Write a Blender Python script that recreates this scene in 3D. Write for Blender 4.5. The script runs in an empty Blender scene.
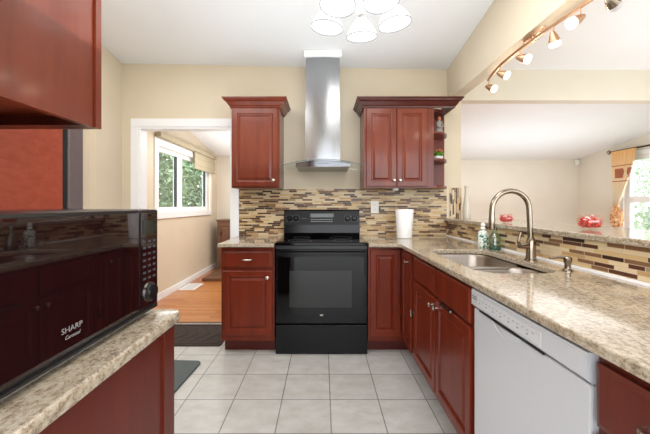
import bpy, bmesh, math, random
from mathutils import Vector, Matrix
random.seed(7)
S = bpy.context.scene
C = S.collection
PI = math.pi

# ------------------------------------------------------------ camera, world, lights, exposure
cd = bpy.data.cameras.new('camera'); cam = bpy.data.objects.new('camera', cd); C.objects.link(cam)
cam.location = (0, 0, 1.23); cam.rotation_euler = (PI/2, 0, 0)
cd.sensor_width = 36; cd.lens = 320/650*36; cd.shift_x = 0.0031; cd.shift_y = -0.0185
cd.clip_start = 0.02
S.camera = cam
S.view_settings.view_transform = 'Standard'; S.view_settings.look = 'None'
S.view_settings.gamma = 1; S.view_settings.use_curve_mapping = False
S.view_settings.exposure = 0.32
w = bpy.data.worlds.new('world'); S.world = w; w.use_nodes = True
bg = w.node_tree.nodes['Background']
bg.inputs[0].default_value = (0.93, 0.96, 1.0, 1); bg.inputs[1].default_value = 3.9

def area(name, loc, rot, sx, sy, power, col=(1, 1, 1)):
    l = bpy.data.lights.new(name, 'AREA'); l.shape = 'RECTANGLE'; l.size = sx; l.size_y = sy
    l.energy = power; l.color = col
    o = bpy.data.objects.new(name, l); C.objects.link(o); o.location = loc; o.rotation_euler = rot
    return o
def point(name, loc, power, r=0.03, col=(1, .93, .82)):
    l = bpy.data.lights.new(name, 'POINT'); l.energy = power; l.shadow_soft_size = r; l.color = col
    o = bpy.data.objects.new(name, l); C.objects.link(o); o.location = loc
    return o
# added fill panels without fixtures, facing down to brighten the rooms beyond
area('fill_dining', (3.2, 1.0, 2.45), (math.radians(0), 0, 0), 2.6, 2.6, 8, (1, .99, .98))
area('fill_living', (2.6, 4.9, 2.2), (0, 0, 0), 3.4, 1.6, 13, (1, .99, .98))
area('fill_hall', (-1.2, 4.8, 2.2), (0, 0, 0), 1.2, 1.8, 22, (1, .99, .97))
UP = math.radians(180)
area('fill_kitchen_right', (0.58, 1.1, 2.70), (0, 0, 0), .7, 1.9, 16, (1, .99, .98))  # added fill panel, set sideways to put a bright band on the flue
area('fill_kitchen_left', (-1.2, 1.4, 2.72), (0, 0, 0), .9, 1.9, 23, (1, .99, .98))  # added fill panel brightening the left of the kitchen
area('upfill_kitchen', (-0.1, 1.6, 1.55), (UP, 0, 0), 1.9, 2.4, 20, (.86, .94, 1))  # added upward lamp that whitens the kitchen ceiling
area('upfill_hall', (-1.1, 4.9, 1.5), (UP, 0, 0), 1.2, 2.0, 16, (.95, .98, 1))  # added upward lamp for the hall ceiling
area('upfill_dining', (3.2, 2.0, 1.6), (UP, 0, 0), 2.2, 2.2, 17, (.80, .95, 1))  # added cool upward lamp for the dining ceiling
area('upfill_living', (3.2, 4.9, 1.2), (UP, 0, 0), 2.6, 1.6, 17, (.78, .94, 1))  # added cool upward lamp for the living room ceiling

# ------------------------------------------------------------ materials
def L(c):
    def f(v):
        v /= 255.0
        return v/12.92 if v <= .04045 else ((v+.055)/1.055)**2.4
    return (f(c[0]), f(c[1]), f(c[2]), 1)
def newmat(name, col=(200, 200, 200), rough=.5, metal=0, coat=0, spec=.5, **k):
    m = bpy.data.materials.new(name); m.use_nodes = True
    b = m.node_tree.nodes['Principled BSDF']
    b.inputs['Base Color'].default_value = L(col); b.inputs['Roughness'].default_value = rough
    b.inputs['Metallic'].default_value = metal; b.inputs['Coat Weight'].default_value = coat
    b.inputs['Coat Roughness'].default_value = k.get('crough', .08)
    b.inputs['Specular IOR Level'].default_value = spec
    if 'trans' in k: b.inputs['Transmission Weight'].default_value = k['trans']
    if 'emit' in k:
        b.inputs['Emission Color'].default_value = L(k['emit']); b.inputs['Emission Strength'].default_value = k['es']
    return m
class N:
    def __init__(s, m): s.t = m.node_tree; s.b = s.t.nodes['Principled BSDF']
    def n(s, typ, **k):
        x = s.t.nodes.new('ShaderNode'+typ)
        for a, v in k.items(): setattr(x, a, v)
        return x
    def l(s, a, b): s.t.links.new(a, b)
    def pos(s): return s.n('NewGeometry').outputs['Position']
    def obj(s): return s.n('TexCoord').outputs['Object']
    def math(s, op, a, b=None):
        x = s.n('Math', operation=op)
        for i, v in enumerate((a, b)):
            if v is None: continue
            if isinstance(v, (int, float)): x.inputs[i].default_value = v
            else: s.l(v, x.inputs[i])
        return x.outputs[0]
    def noise(s, vec, scale, detail=3, rough=.55, stretch=None):
        if stretch:
            mp = s.n('Mapping'); mp.inputs['Scale'].default_value = stretch; s.l(vec, mp.inputs['Vector']); vec = mp.outputs[0]
        x = s.n('TexNoise'); x.inputs['Scale'].default_value = scale; x.inputs['Detail'].default_value = detail
        x.inputs['Roughness'].default_value = rough; s.l(vec, x.inputs['Vector'])
        return x.outputs['Fac']
    def ramp(s, fac, stops, const=False):
        x = s.n('ValToRGB'); r = x.color_ramp
        if const: r.interpolation = 'CONSTANT'
        while len(r.elements) < len(stops): r.elements.new(.5)
        for e, (p, c) in zip(r.elements, stops):
            e.position = p; e.color = L(c)
        s.l(fac, x.inputs[0]); return x.outputs[0]
    def mix(s, fac, a, b, blend='MIX'):
        x = s.n('Mix', data_type='RGBA', blend_type=blend)
        for i, v in ((0, fac), (6, a), (7, b)):
            if isinstance(v, (int, float)): x.inputs[i].default_value = v
            elif isinstance(v, tuple): x.inputs[i].default_value = v
            else: s.l(v, x.inputs[i])
        return x.outputs[2]
    def bump(s, h, strength=.2, dist=.002):
        x = s.n('Bump'); x.inputs['Strength'].default_value = strength; x.inputs['Distance'].default_value = dist
        s.l(h, x.inputs['Height']); s.l(x.outputs[0], s.b.inputs['Normal'])
    def col(s, c): s.l(c, s.b.inputs['Base Color'])

def paint(name, col, var=4, rough=.75):
    m = newmat(name, col, rough, spec=.25); n = N(m)
    f = n.noise(n.pos(), 2.5, 2)
    n.col(n.ramp(f, [(.3, tuple(max(0, c-var) for c in col)), (.7, col)]))
    n.bump(n.noise(n.pos(), 220, 2), .05, .001)
    return m
M = {}
M['wall'] = paint('beige wall paint', (222, 209, 187))
M['wall2'] = paint('pale beige wall paint', (228, 220, 206))
M['ceil'] = paint('white ceiling paint', (240, 241, 243), 2, .9)
M['trim'] = paint('white trim paint', (244, 245, 247), 2, .4)

def cherry(name, c1, c2, rough=.32, axis=(1, 1, .12)):
    m = newmat(name, c1, rough, coat=.12, crough=.12, spec=.3); n = N(m)
    f = n.noise(n.pos(), 14, 5, .6, axis)
    g = n.noise(n.pos(), 90, 3, .6, axis)
    h = n.math('ADD', n.math('MULTIPLY', f, .75), n.math('MULTIPLY', g, .25))
    n.col(n.ramp(h, [(.32, c2), (.68, c1)]))
    n.bump(g, .06, .001)
    return m
M['cherry'] = cherry('cherry wood', (118, 43, 20), (90, 27, 12))
M['cherry_up'] = cherry('cherry wood upper', (120, 50, 26), (92, 32, 16))
M['cherry_side'] = cherry('cherry side panel', (98, 35, 22), (78, 25, 15), .38)
M['cherry_up'].node_tree.nodes['Principled BSDF'].inputs['Coat Weight'].default_value = .35
M['cherry_dark'] = cherry('dark cherry rail', (80, 30, 22), (60, 20, 14))
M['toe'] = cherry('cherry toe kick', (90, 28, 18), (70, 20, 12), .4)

def granite():
    m = newmat('speckled granite', (180, 165, 140), .12, coat=.3, crough=.05); n = N(m)
    p = n.pos()
    big = n.noise(p, 9, 4, .7, (1, .6, 1))
    mid = n.noise(p, 78, 6, .8, (1, .7, 1))
    fine = n.noise(p, 170, 4, .7)
    a = n.ramp(mid, [(.35, (70, 54, 42)), (.43, (132, 112, 86)), (.51, (180, 166, 144)), (.60, (204, 196, 182)), (.69, (130, 124, 114))])
    b = n.ramp(big, [(.35, (186, 166, 134)), (.65, (222, 214, 204))])
    c = n.mix(.45, a, b, 'MULTIPLY')
    d = n.ramp(fine, [(.34, (84, 64, 48)), (.46, (208, 196, 176)), (.7, (236, 230, 218))])
    n.col(n.mix(.22, c, d))
    return m
M['granite'] = granite()

def floor_tile():
    m = newmat('grey ceramic floor tile', (205, 204, 202), .3); n = N(m)
    mp = n.n('Mapping'); mp.inputs['Location'].default_value = (-.045, -2.625, 0); n.l(n.pos(), mp.inputs['Vector'])
    b = n.n('TexBrick'); b.offset = 0; b.squash = 1
    b.inputs['Scale'].default_value = 1; b.inputs['Brick Width'].default_value = .304; b.inputs['Row Height'].default_value = .301
    b.inputs['Mortar Size'].default_value = .0034; b.inputs['Mortar Smooth'].default_value = .1
    b.inputs['Color1'].default_value = L((206, 205, 202)); b.inputs['Color2'].default_value = L((198, 197, 194)); b.inputs['Mortar'].default_value = L((128, 126, 122))
    n.l(mp.outputs[0], b.inputs['Vector'])
    v = n.ramp(n.noise(n.pos(), 7, 6, .65, (1, 1.6, 1)), [(.3, (228, 226, 222)), (.7, (255, 255, 255))])
    n.col(n.mix(1.0, b.outputs['Color'], v, 'MULTIPLY'))
    n.bump(n.math('SUBTRACT', 1, b.outputs['Fac']), .4, .002)
    return m
M['tile'] = floor_tile()

def wood_floor():
    m = newmat('honey oak strip floor', (190, 120, 65), .28, coat=.2); n = N(m)
    b = n.n('TexBrick'); b.offset = .37; b.offset_frequency = 3
    b.inputs['Scale'].default_value = 1; b.inputs['Brick Width'].default_value = .9; b.inputs['Row Height'].default_value = .058
    b.inputs['Mortar Size'].default_value = .001; b.inputs['Color1'].default_value = L((212, 148, 88)); b.inputs['Color2'].default_value = L((184, 112, 58)); b.inputs['Mortar'].default_value = L((110, 62, 30))
    n.l(n.pos(), b.inputs['Vector'])
    g = n.ramp(n.noise(n.pos(), 10, 5, .6, (1, 12, 1)), [(.3, (205, 190, 175)), (.7, (255, 255, 255))])
    n.col(n.mix(1.0, b.outputs['Color'], g, 'MULTIPLY'))
    return m
M['woodfloor'] = wood_floor()

def mosaic(name, u, v, ulen=.10, row=.0172):
    m = newmat(name, (200, 180, 150), .3, spec=.35); n = N(m)
    sp = n.n('SeparateXYZ'); n.l(n.pos(), sp.inputs[0])
    U = sp.outputs[u]; V = sp.outputs[v]
    r = n.math('DIVIDE', V, row); ri = n.math('FLOOR', r); rf = n.math('SUBTRACT', r, ri)
    W = n.math('ADD', n.math('DIVIDE', U, ulen), n.math('MULTIPLY', ri, 37.31))
    v1 = n.n('TexVoronoi', voronoi_dimensions='1D', feature='F1'); v1.inputs['Scale'].default_value = 1
    v2 = n.n('TexVoronoi', voronoi_dimensions='1D', feature='DISTANCE_TO_EDGE'); v2.inputs['Scale'].default_value = 1
    n.l(W, v1.inputs['W']); n.l(W, v2.inputs['W'])
    sc = n.n('SeparateColor'); n.l(v1.outputs['Color'], sc.inputs[0])
    c = n.ramp(sc.outputs[0], [(0, (200, 170, 122)), (.18, (214, 194, 156)), (.34, (84, 48, 32)), (.47, (182, 148, 102)), (.58, (124, 90, 62)), (.70, (210, 190, 156)), (.83, (60, 34, 24)), (.94, (150, 132, 106))], True)
    gu = n.math('LESS_THAN', v2.outputs['Distance'], .016)
    gv = n.math('LESS_THAN', n.math('MINIMUM', rf, n.math('SUBTRACT', 1, rf)), .06)
    g = n.math('MAXIMUM', gu, gv)
    n.col(n.mix(g, c, L((192, 176, 148))))
    n.bump(n.math('SUBTRACT', 1, g), .3, .001)
    return m
M['mos_back'] = mosaic('strip mosaic back', 0, 2)
M['mos_side'] = mosaic('strip mosaic bar', 1, 2, .11, .019)
M['mos_vert'] = mosaic('strip mosaic upright', 2, 0, .085, .0165)

def steel(name, col, rough, stretch):
    m = newmat(name, col, rough, 1); n = N(m)
    f = n.noise(n.pos(), 60, 3, .6, stretch)
    n.l(n.ramp(f, [(.3, (int(rough*255),)*3), (.7, (int(rough*255)+26,)*3)]), n.b.inputs['Roughness'])
    n.col(n.ramp(f, [(.3, tuple(c-12 for c in col)), (.7, col)]))
    return m
M['steel'] = steel('brushed stainless steel', (160, 162, 165), .46, (8, 8, .2))
M['hoodsteel'] = steel('hood steel', (112, 113, 116), .4, (8, 8, .2))
M['sink'] = steel('satin sink steel', (168, 158, 148), .56, (1, 8, 1))
M['chrome'] = newmat('polished nickel', (196, 192, 186), .14, 1)
M['nickel'] = newmat('brushed nickel', (206, 200, 190), .25, 1)
M['faucet'] = newmat('warm brushed nickel', (150, 138, 124), .2, 1)
M['bronze'] = newmat('brushed copper bronze', (206, 168, 136), .38, 1)
M['darkmetal'] = newmat('dark rod metal', (74, 52, 42), .4, .8)
def plain(key, name, col, rough, metal=0, coat=0, scale=60, amt=5, **k):
    m = newmat(name, col, rough, metal, coat, **k); n = N(m)
    n.col(n.ramp(n.noise(n.obj(), scale, 3), [(.3, tuple(max(0, c-amt) for c in col)), (.7, col)]))
    M[key] = m; return m
plain('black', 'black range enamel', (11, 11, 12), .18, spec=.28)
plain('blackpanel', 'satin black panel', (17, 18, 19), .35, spec=.25)
plain('blackglass', 'black glass', (7, 7, 8), .05, amt=2, spec=.3)
plain('ovenglass', 'oven window glass', (44, 45, 45), .12, amt=3, spec=.3)
plain('blackplastic', 'black plastic', (30, 30, 31), .35)
plain('micro', 'microwave black glass', (30, 13, 15), .02, amt=3, spec=.65)
plain('microbody', 'microwave black case', (26, 25, 27), .3)
plain('white_app', 'white appliance enamel', (196, 198, 203), .28, coat=.2, amt=2)
plain('white', 'white ceramic', (240, 240, 240), .3, amt=2)
plain('whiteplastic', 'white plastic', (236, 234, 226), .4, amt=3)
plain('whitish', 'pale appliance print strip', (204, 205, 208), .3, amt=2)
plain('ink', 'grey print', (96, 98, 104), .5)
plain('inkdisp', 'dark display', (30, 36, 30), .1)
plain('inkmid', 'mid grey print', (146, 144, 144), .5)
plain('inkdim', 'dim grey print', (72, 72, 78), .5)
plain('inklight', 'pale grey print', (186, 188, 190), .5)
plain('display', 'dim display glass', (74, 82, 80), .15)
plain('fridge_door', 'grey fridge door', (122, 110, 112), .35, .3)
plain('gasket', 'dark rubber gasket', (26, 26, 30), .7)
plain('mat_brown', 'brown rubber mat', (54, 40, 34), .85, amt=8)
plain('mat_grey', 'grey green foam mat', (84, 92, 92), .75, amt=6)
plain('brownwood', 'brown wood furniture', (118, 84, 64), .45, amt=14, scale=14)
plain('bark', 'tree bark', (92, 78, 64), .9, amt=30, scale=20)
plain('shade_fabric', 'tan shade fabric', (176, 164, 138), .85, amt=10, scale=120)
plain('green', 'leaf green', (108, 160, 50), .5, amt=30)
plain('orange', 'petal orange', (232, 128, 84), .5, amt=20)
plain('ginger', 'ginger brown', (196, 120, 84), .5)
plain('figure', 'white glazed figure', (176, 170, 164), .3, amt=60, scale=70)
plain('redfill', 'red glass pebbles', (214, 48, 38), .3, amt=40, scale=40)
plain('grass', 'lawn', (96, 124, 62), .9, amt=30, scale=8)

def fridge_side():
    m = newmat('orange red leather grain panel', (180, 74, 58), .42); n = N(m)
    x = n.noise(n.pos(), 30, 4, .6, (1, 1, 2.2))
    wv = n.n('TexWave'); wv.inputs['Scale'].default_value = 34; wv.inputs['Distortion'].default_value = 14; wv.inputs['Detail'].default_value = 2
    mp = n.n('Mapping'); mp.inputs['Rotation'].default_value = (1.2, 0, .4); mp.inputs['Scale'].default_value = (1, 1, 2.4); n.l(n.pos(), mp.inputs[0]); n.l(mp.outputs[0], wv.inputs['Vector'])
    n.col(n.ramp(x, [(.3, (158, 64, 42)), (.7, (176, 80, 56))]))
    n.bump(wv.outputs['Fac'], .12, .001); return m
M['fridge_side'] = fridge_side()

def glass(name, col=(1, 1, 1, 1), rough=0.0, fac=.88):
    m = bpy.data.materials.new(name); m.use_nodes = True; t = m.node_tree
    for x in list(t.nodes): t.nodes.remove(x)
    o = t.nodes.new('ShaderNodeOutputMaterial'); mx = t.nodes.new('ShaderNodeMixShader')
    tr = t.nodes.new('ShaderNodeBsdfTransparent'); gl = t.nodes.new('ShaderNodeBsdfGlossy')
    tr.inputs[0].default_value = col; gl.inputs['Roughness'].default_value = rough; gl.inputs[0].default_value = (1, 1, 1, 1)
    mx.inputs[0].default_value = 1-fac
    t.links.new(tr.outputs[0], mx.inputs[1]); t.links.new(gl.outputs[0], mx.inputs[2]); t.links.new(mx.outputs[0], o.inputs[0])
    return m
M['glass'] = glass('clear glass', (.97, .98, .98, 1), .02, .93)
M['milkglass'] = newmat('milky clear glass', (220, 214, 198), .2, trans=.1)
M['hoodglass'] = glass('hood canopy glass', (.93, .95, .95, 1), .03, .90)
M['glassedge'] = newmat('glass edge', (104, 112, 110), .2)
M['greenglass'] = glass('green tinted glass', (.62, .80, .70, 1), .05, .85)
M['bowlglass'] = glass('pink tinted bowl glass', (1, .93, .91, 1), .05, .93)
M['frost'] = newmat('lit frosted glass', (250, 250, 250), .5, emit=(255, 254, 252), es=.55)
M['frostrim'] = newmat('frosted glass rim', (150, 150, 152), .35)
M['frostwarm'] = newmat('warm lit frosted glass', (250, 246, 236), .5, emit=(255, 246, 228), es=1.4)
M['frostoff'] = newmat('frosted glass', (214, 214, 218), .4)

def leafmat(name, c1, c2):
    m = newmat(name, c1, .6); n = N(m)
    n.col(n.ramp(n.noise(n.obj(), 3, 3), [(.35, c2), (.65, c1)]))
    n.b.inputs['Subsurface Weight'].default_value = 0
    return m
M['leaf'] = leafmat('tree leaves', (168, 188, 158), (104, 132, 96))
M['leaf_glare'] = leafmat('glare-whitened tree leaves', (232, 240, 230), (204, 220, 200))  # near-white leaves: daylight overexposure put into the colour

def curtain_mat():
    m = newmat('orange cream curtain', (236, 196, 132), .8); n = N(m)
    sp = n.n('SeparateXYZ'); n.l(n.pos(), sp.inputs[0]); z = sp.outputs[2]; y = sp.outputs[1]
    sq = n.math('MULTIPLY', n.math('GREATER_THAN', z, 1.68), n.math('LESS_THAN', z, 1.84))
    # squares spaced along the cloth
    f = n.math('FRACT', n.math('MULTIPLY', n.math('ADD', y, 0), 4.6))
    sq = n.math('MULTIPLY', sq, n.math('GREATER_THAN', f, .32))
    st = n.math('MULTIPLY', n.math('GREATER_THAN', z, 1.62), n.math('LESS_THAN', z, 1.635))
    st2 = n.math('MULTIPLY', n.math('GREATER_THAN', z, 1.88), n.math('LESS_THAN', z, 1.895))
    band = n.math('MAXIMUM', n.math('MAXIMUM', st, st2), sq)
    base = n.ramp(n.math('DIVIDE', z, 2.2), [(.50, (214, 160, 110)), (.60, (232, 216, 192)), (.76, (230, 206, 170)), (.95, (228, 182, 124))])
    n.col(n.mix(band, base, L((172, 104, 76))))
    return m
M['curtain'] = curtain_mat()
def ctie():
    m = newmat('gathered curtain print', (206, 140, 90), .8); n = N(m)
    n.col(n.ramp(n.noise(n.pos(), 26, 3), [(.38, (168, 92, 60)), (.5, (226, 176, 120)), (.7, (240, 220, 190))])); return m
M['ctie'] = ctie()
def patt():
    m = newmat('green leaf print ceramic', (220, 228, 220), .25); n = N(m)
    n.col(n.ramp(n.noise(n.obj(), 55, 2), [(.44, (66, 128, 98)), (.5, (226, 232, 226))], False)); return m
M['printed'] = patt()

# ------------------------------------------------------------ mesh helpers
def box(bm, x0, x1, y0, y1, z0, z1, bev=0, seg=2):
    b2 = bmesh.new(); bmesh.ops.create_cube(b2, size=1)
    for v in b2.verts:
        v.co = Vector(((x0+x1)/2+v.co.x*(x1-x0), (y0+y1)/2+v.co.y*(y1-y0), (z0+z1)/2+v.co.z*(z1-z0)))
    if bev: bmesh.ops.bevel(b2, geom=b2.edges[:], offset=bev, segments=seg, profile=.6, affect='EDGES')
    merge(bm, b2); return bm
def merge(bm, b2, mat=None):
    me = bpy.data.meshes.new('tmp'); b2.to_mesh(me); b2.free()
    if mat: me.transform(mat)
    bm.from_mesh(me); bpy.data.meshes.remove(me)
def B(*a, **k): return box(bmesh.new(), *a, **k)
def lathe(bm, prof, loc, mat=None, seg=24, cap=True):
    b2 = bmesh.new(); rings = []
    for r, z in prof:
        rings.append([b2.verts.new((max(r, 1e-5)*math.cos(2*PI*i/seg), max(r, 1e-5)*math.sin(2*PI*i/seg), z)) for i in range(seg)])
    for a, b in zip(rings, rings[1:]):
        for i in range(seg): b2.faces.new((a[i], a[(i+1) % seg], b[(i+1) % seg], b[i]))
    if cap:
        b2.faces.new(rings[0][::-1]); b2.faces.new(rings[-1])
    bmesh.ops.recalc_face_normals(b2, faces=b2.faces[:])
    T = Matrix.Translation(Vector(loc))
    merge(bm, b2, T @ mat if mat else T); return bm
def tube(bm, pts, r, seg=12, closed=False):
    pts = [Vector(p) for p in pts]; b2 = bmesh.new(); rings = []; n = len(pts)
    rr = r if isinstance(r, (list, tuple)) else [r]*n
    up = None
    for i, p in enumerate(pts):
        t = (pts[min(i+1, n-1)]-pts[max(i-1, 0)]).normalized()
        if up is None:
            up = Vector((0, 0, 1)) if abs(t.z) < .9 else Vector((1, 0, 0))
        a = t.cross(up).normalized(); b = a.cross(t).normalized(); up = b
        rings.append([b2.verts.new(p+a*rr[i]*math.cos(2*PI*k/seg)+b*rr[i]*math.sin(2*PI*k/seg)) for k in range(seg)])
    for a, b in zip(rings, rings[1:]):
        for k in range(seg): b2.faces.new((a[k], a[(k+1) % seg], b[(k+1) % seg], b[k]))
    b2.faces.new(rings[0][::-1]); b2.faces.new(rings[-1])
    bmesh.ops.recalc_face_normals(b2, faces=b2.faces[:])
    merge(bm, b2); return bm
def smooth_pts(P, n=8):
    P = [Vector(p) for p in P]; Q = [P[0]]+P+[P[-1]]; out = []
    for i in range(1, len(Q)-2):
        a, b, c, d = Q[i-1], Q[i], Q[i+1], Q[i+2]
        for k in range(n):
            t = k/n
            out.append(.5*((2*b)+(c-a)*t+(2*a-5*b+4*c-d)*t*t+(3*b-a-3*c+d)*t**3))
    out.append(P[-1]); return out
def frame(o, facing):
    R = {'-Y': (1, 0, 0), '-X': (0, -1, 0), '+X': (0, 1, 0), '+Y': (-1, 0, 0), '-Z': (1, 0, 0)}[facing]
    R = Vector(R); U = Vector((0, 0, 1)); O = R.cross(U)
    if facing == '-Z': U = Vector((0, -1, 0)); O = Vector((0, 0, -1))
    m = Matrix.Identity(4)
    for i in range(3): m[i][0] = R[i]; m[i][1] = U[i]; m[i][2] = O[i]; m[i][3] = o[i]
    return m
def rect_loops(w, h, loops):
    """concentric rectangles: (inset, height)"""
    b = bmesh.new(); prev = None
    for ins, z in loops:
        r = [b.verts.new(c) for c in ((ins, ins, z), (w-ins, ins, z), (w-ins, h-ins, z), (ins, h-ins, z))]
        if prev is None: b.faces.new(r[::-1])
        else:
            for i in range(4): b.faces.new((prev[i], prev[(i+1) % 4], r[(i+1) % 4], r[i]))
        prev = r
    b.faces.new(prev); return b
def panel_door(w, h, t=.02, rail=.052):
    if w < .12: rail = w*.27
    return rect_loops(w, h, [(0, 0), (0, t-.004), (.004, t), (rail-.006, t), (rail, t-.003), (rail+.003, t-.010), (rail+.010, t-.010), (rail+.028, t-.002), (rail+.030, t-.002)])
def slab_front(w, h, t=.02):
    return rect_loops(w, h, [(0, 0), (0, t-.006), (.006, t-.003), (.014, t), (.018, t)])
WL = {}
def obj(name, bm, mat, parent=None, smooth=False, label=None):
    if isinstance(mat, str): mat = M[mat]
    xs = [v.co for v in bm.verts]
    lo = Vector([min(v[i] for v in xs) for i in range(3)]); hi = Vector([max(v[i] for v in xs) for i in range(3)])
    c = Vector(((lo.x+hi.x)/2, (lo.y+hi.y)/2, lo.z))
    bmesh.ops.translate(bm, vec=-c, verts=bm.verts[:])
    me = bpy.data.meshes.new(name); bm.to_mesh(me); bm.free(); me.materials.append(mat)
    if smooth:
        for p in me.polygons: p.use_smooth = True
        try: me.set_sharp_from_angle(angle=math.radians(smooth if smooth is not True else 40))
        except Exception: pass
    o = bpy.data.objects.new(name, me); C.objects.link(o)
    WL[o.name] = c
    if parent: o.parent = parent; o.location = c-WL[parent.name]
    else: o.location = c
    if label: o['label'] = label
    return o
def xf(bm, mat): bmesh.ops.transform(bm, matrix=mat, verts=bm.verts[:]); return bm
def thing(name, label, cat, loc=(0, 0, 0), group=None):
    o = bpy.data.objects.new(name, None); C.objects.link(o); o.location = loc; o.empty_display_size = .1
    WL[o.name] = Vector(loc); tag(o, label, cat, group); return o
def tag(o, label, cat, group=None):
    o['label'] = label; o['category'] = cat
    if group: o['group'] = group
    return o
def struct(name, bm, mat, parent=None):
    o = obj(name, bm, mat, parent)
    if not parent: o['kind'] = 'structure'
    return o
def text_bm(s, size, mat, ext=.0005, align='LEFT', shear=0, sx=1):
    cu = bpy.data.curves.new('t', 'FONT'); cu.body = s; cu.size = size; cu.extrude = ext; cu.align_x = align; cu.shear = shear; cu.resolution_u = 3
    to = bpy.data.objects.new('t', cu); C.objects.link(to)
    bpy.context.view_layer.update()
    me = bpy.data.meshes.new_from_object(to)
    bpy.data.objects.remove(to); bpy.data.curves.remove(cu)
    bm = bmesh.new(); me.transform(Matrix.Diagonal((sx, 1, 1, 1))); me.transform(mat); bm.from_mesh(me); bpy.data.meshes.remove(me); return bm
def copy_tree(o, dx, label, parent=None):
    c = o.copy(); C.objects.link(c)
    if parent: c.parent = parent
    else: c.location = o.location+Vector(dx); c['label'] = label
    for ch in [x for x in C.objects if x.parent == o]: copy_tree(ch, dx, None, c)
    return c
def prism(bm, poly, z0, z1, holes=(), bev=0):
    """flat slab from outline and holes in XY"""
    b2 = bmesh.new()
    for lp in [poly]+list(holes):
        vs = [b2.verts.new((x, y, z1)) for x, y in lp]
        for i in range(len(vs)): b2.edges.new((vs[i], vs[(i+1) % len(vs)]))
    bmesh.ops.triangle_fill(b2, use_beauty=True, edges=b2.edges[:], normal=(0, 0, 1))
    r = bmesh.ops.extrude_face_region(b2, geom=b2.faces[:])
    bmesh.ops.translate(b2, vec=(0, 0, z0-z1), verts=[e for e in r['geom'] if isinstance(e, bmesh.types.BMVert)])
    bmesh.ops.recalc_face_normals(b2, faces=b2.faces[:])
    if bev:
        ed = [e for e in b2.edges if len(e.link_faces) == 2 and e.calc_face_angle(0) > .8 and abs(e.verts[0].co.z-e.verts[1].co.z) < 1e-6]
        bmesh.ops.bevel(b2, geom=ed, offset=bev, segments=3, profile=.5, affect='EDGES')
    merge(bm, b2); return bm
def rrect(x0, x1, y0, y1, r, n=6):
    out = []
    for cx, cy, a in ((x1-r, y1-r, 0), (x0+r, y1-r, 90), (x0+r, y0+r, 180), (x1-r, y0+r, 270)):
        for k in range(n+1):
            t = math.radians(a+90*k/n); out.append((cx+r*math.cos(t), cy+r*math.sin(t)))
    return out
def wall_holes(bm, plane, p0, p1, u0, u1, z0, z1, holes):
    """slab between plane coordinates p0..p1 with rectangular holes (u0,u1,z0,z1); plane 'X' or 'Y'"""
    us = sorted({u0, u1}|{h[0] for h in holes}|{h[1] for h in holes}); zs = sorted({z0, z1}|{h[2] for h in holes}|{h[3] for h in holes})
    for a, b in zip(us, us[1:]):
        for c, d in zip(zs, zs[1:]):
            mu, mz = (a+b)/2, (c+d)/2
            if any(h[0] < mu < h[1] and h[2] < mz < h[3] for h in holes): continue
            if plane == 'X': box(bm, p0, p1, a, b, c, d)
            else: box(bm, a, b, p0, p1, c, d)
    bmesh.ops.remove_doubles(bm, verts=bm.verts[:], dist=1e-5)
    # drop internal duplicate faces
    seen = {}
    for f in list(bm.faces):
        k = tuple(sorted(v.index for v in f.verts)) if False else tuple(round(x, 4) for x in f.calc_center_median())
        seen.setdefault(k, []).append(f)
    kill = [f for fs in seen.values() if len(fs) > 1 for f in fs]
    bmesh.ops.delete(bm, geom=kill, context='FACES_ONLY')
    return bm

# ------------------------------------------------------------ the setting
YB = 3.27     # kitchen back wall
XL = -2.055   # kitchen left wall
XC = 1.267    # bar wall face
YF = 6.4      # far wall
XR = 5.1
def zc(x, y):
    return 2.612 + max(0, (XC-x))*.0195 + .15*(YB-y)
# floors
struct('floor_kitchen', B(-2.12, 1.41, -1.2, 3.34, -.1, 0), 'tile')
bm = bmesh.new(); box(bm, -2.3, 5.3, 3.34, 6.55, -.1, 0); box(bm, 1.41, 5.3, -1.2, 3.34, -.1, 0)
struct('floor_living', bm, 'woodfloor')
struct('floor_rear_added', B(-3.5, 5.3, -5.5, -1.2, -.1, 0), 'tile')  # unseen floor added to keep the lawn out of the oven reflection
bm = bmesh.new(); box(bm, -1.95, -.86, 3.325, 3.36, 0, .006, .002); struct('trim_threshold', bm, M['brownwood'])
# ceiling (vaulted, rising towards the camera)
def ceil_slab(x0, x1, y0, y1, nx=4):
    b = bmesh.new(); lo = []; hi = []
    for i in range(nx+1):
        x = x0+(x1-x0)*i/nx
        lo.append([b.verts.new((x, y, zc(x, y))) for y in (y0, y1)]); hi.append([b.verts.new((x, y, zc(x, y)+.1)) for y in (y0, y1)])
    for i in range(nx):
        b.faces.new((lo[i][0], lo[i][1], lo[i+1][1], lo[i+1][0])); b.faces.new((hi[i][0], hi[i+1][0], hi[i+1][1], hi[i][1]))
    for j in (0, 1):
        for i in range(nx): b.faces.new((lo[i][j], lo[i+1][j], hi[i+1][j], hi[i][j]))
    for i in (0, nx): b.faces.new((lo[i][0], lo[i][1], hi[i][1], hi[i][0]))
    bmesh.ops.recalc_face_normals(b, faces=b.faces[:]); return b
struct('ceiling_kitchen', ceil_slab(-2.3, XC, -1.2, YF+.1), 'ceil')
struct('ceiling_living', ceil_slab(XC, XR+.2, -1.2, YF+.1, 1), 'ceil')
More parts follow.
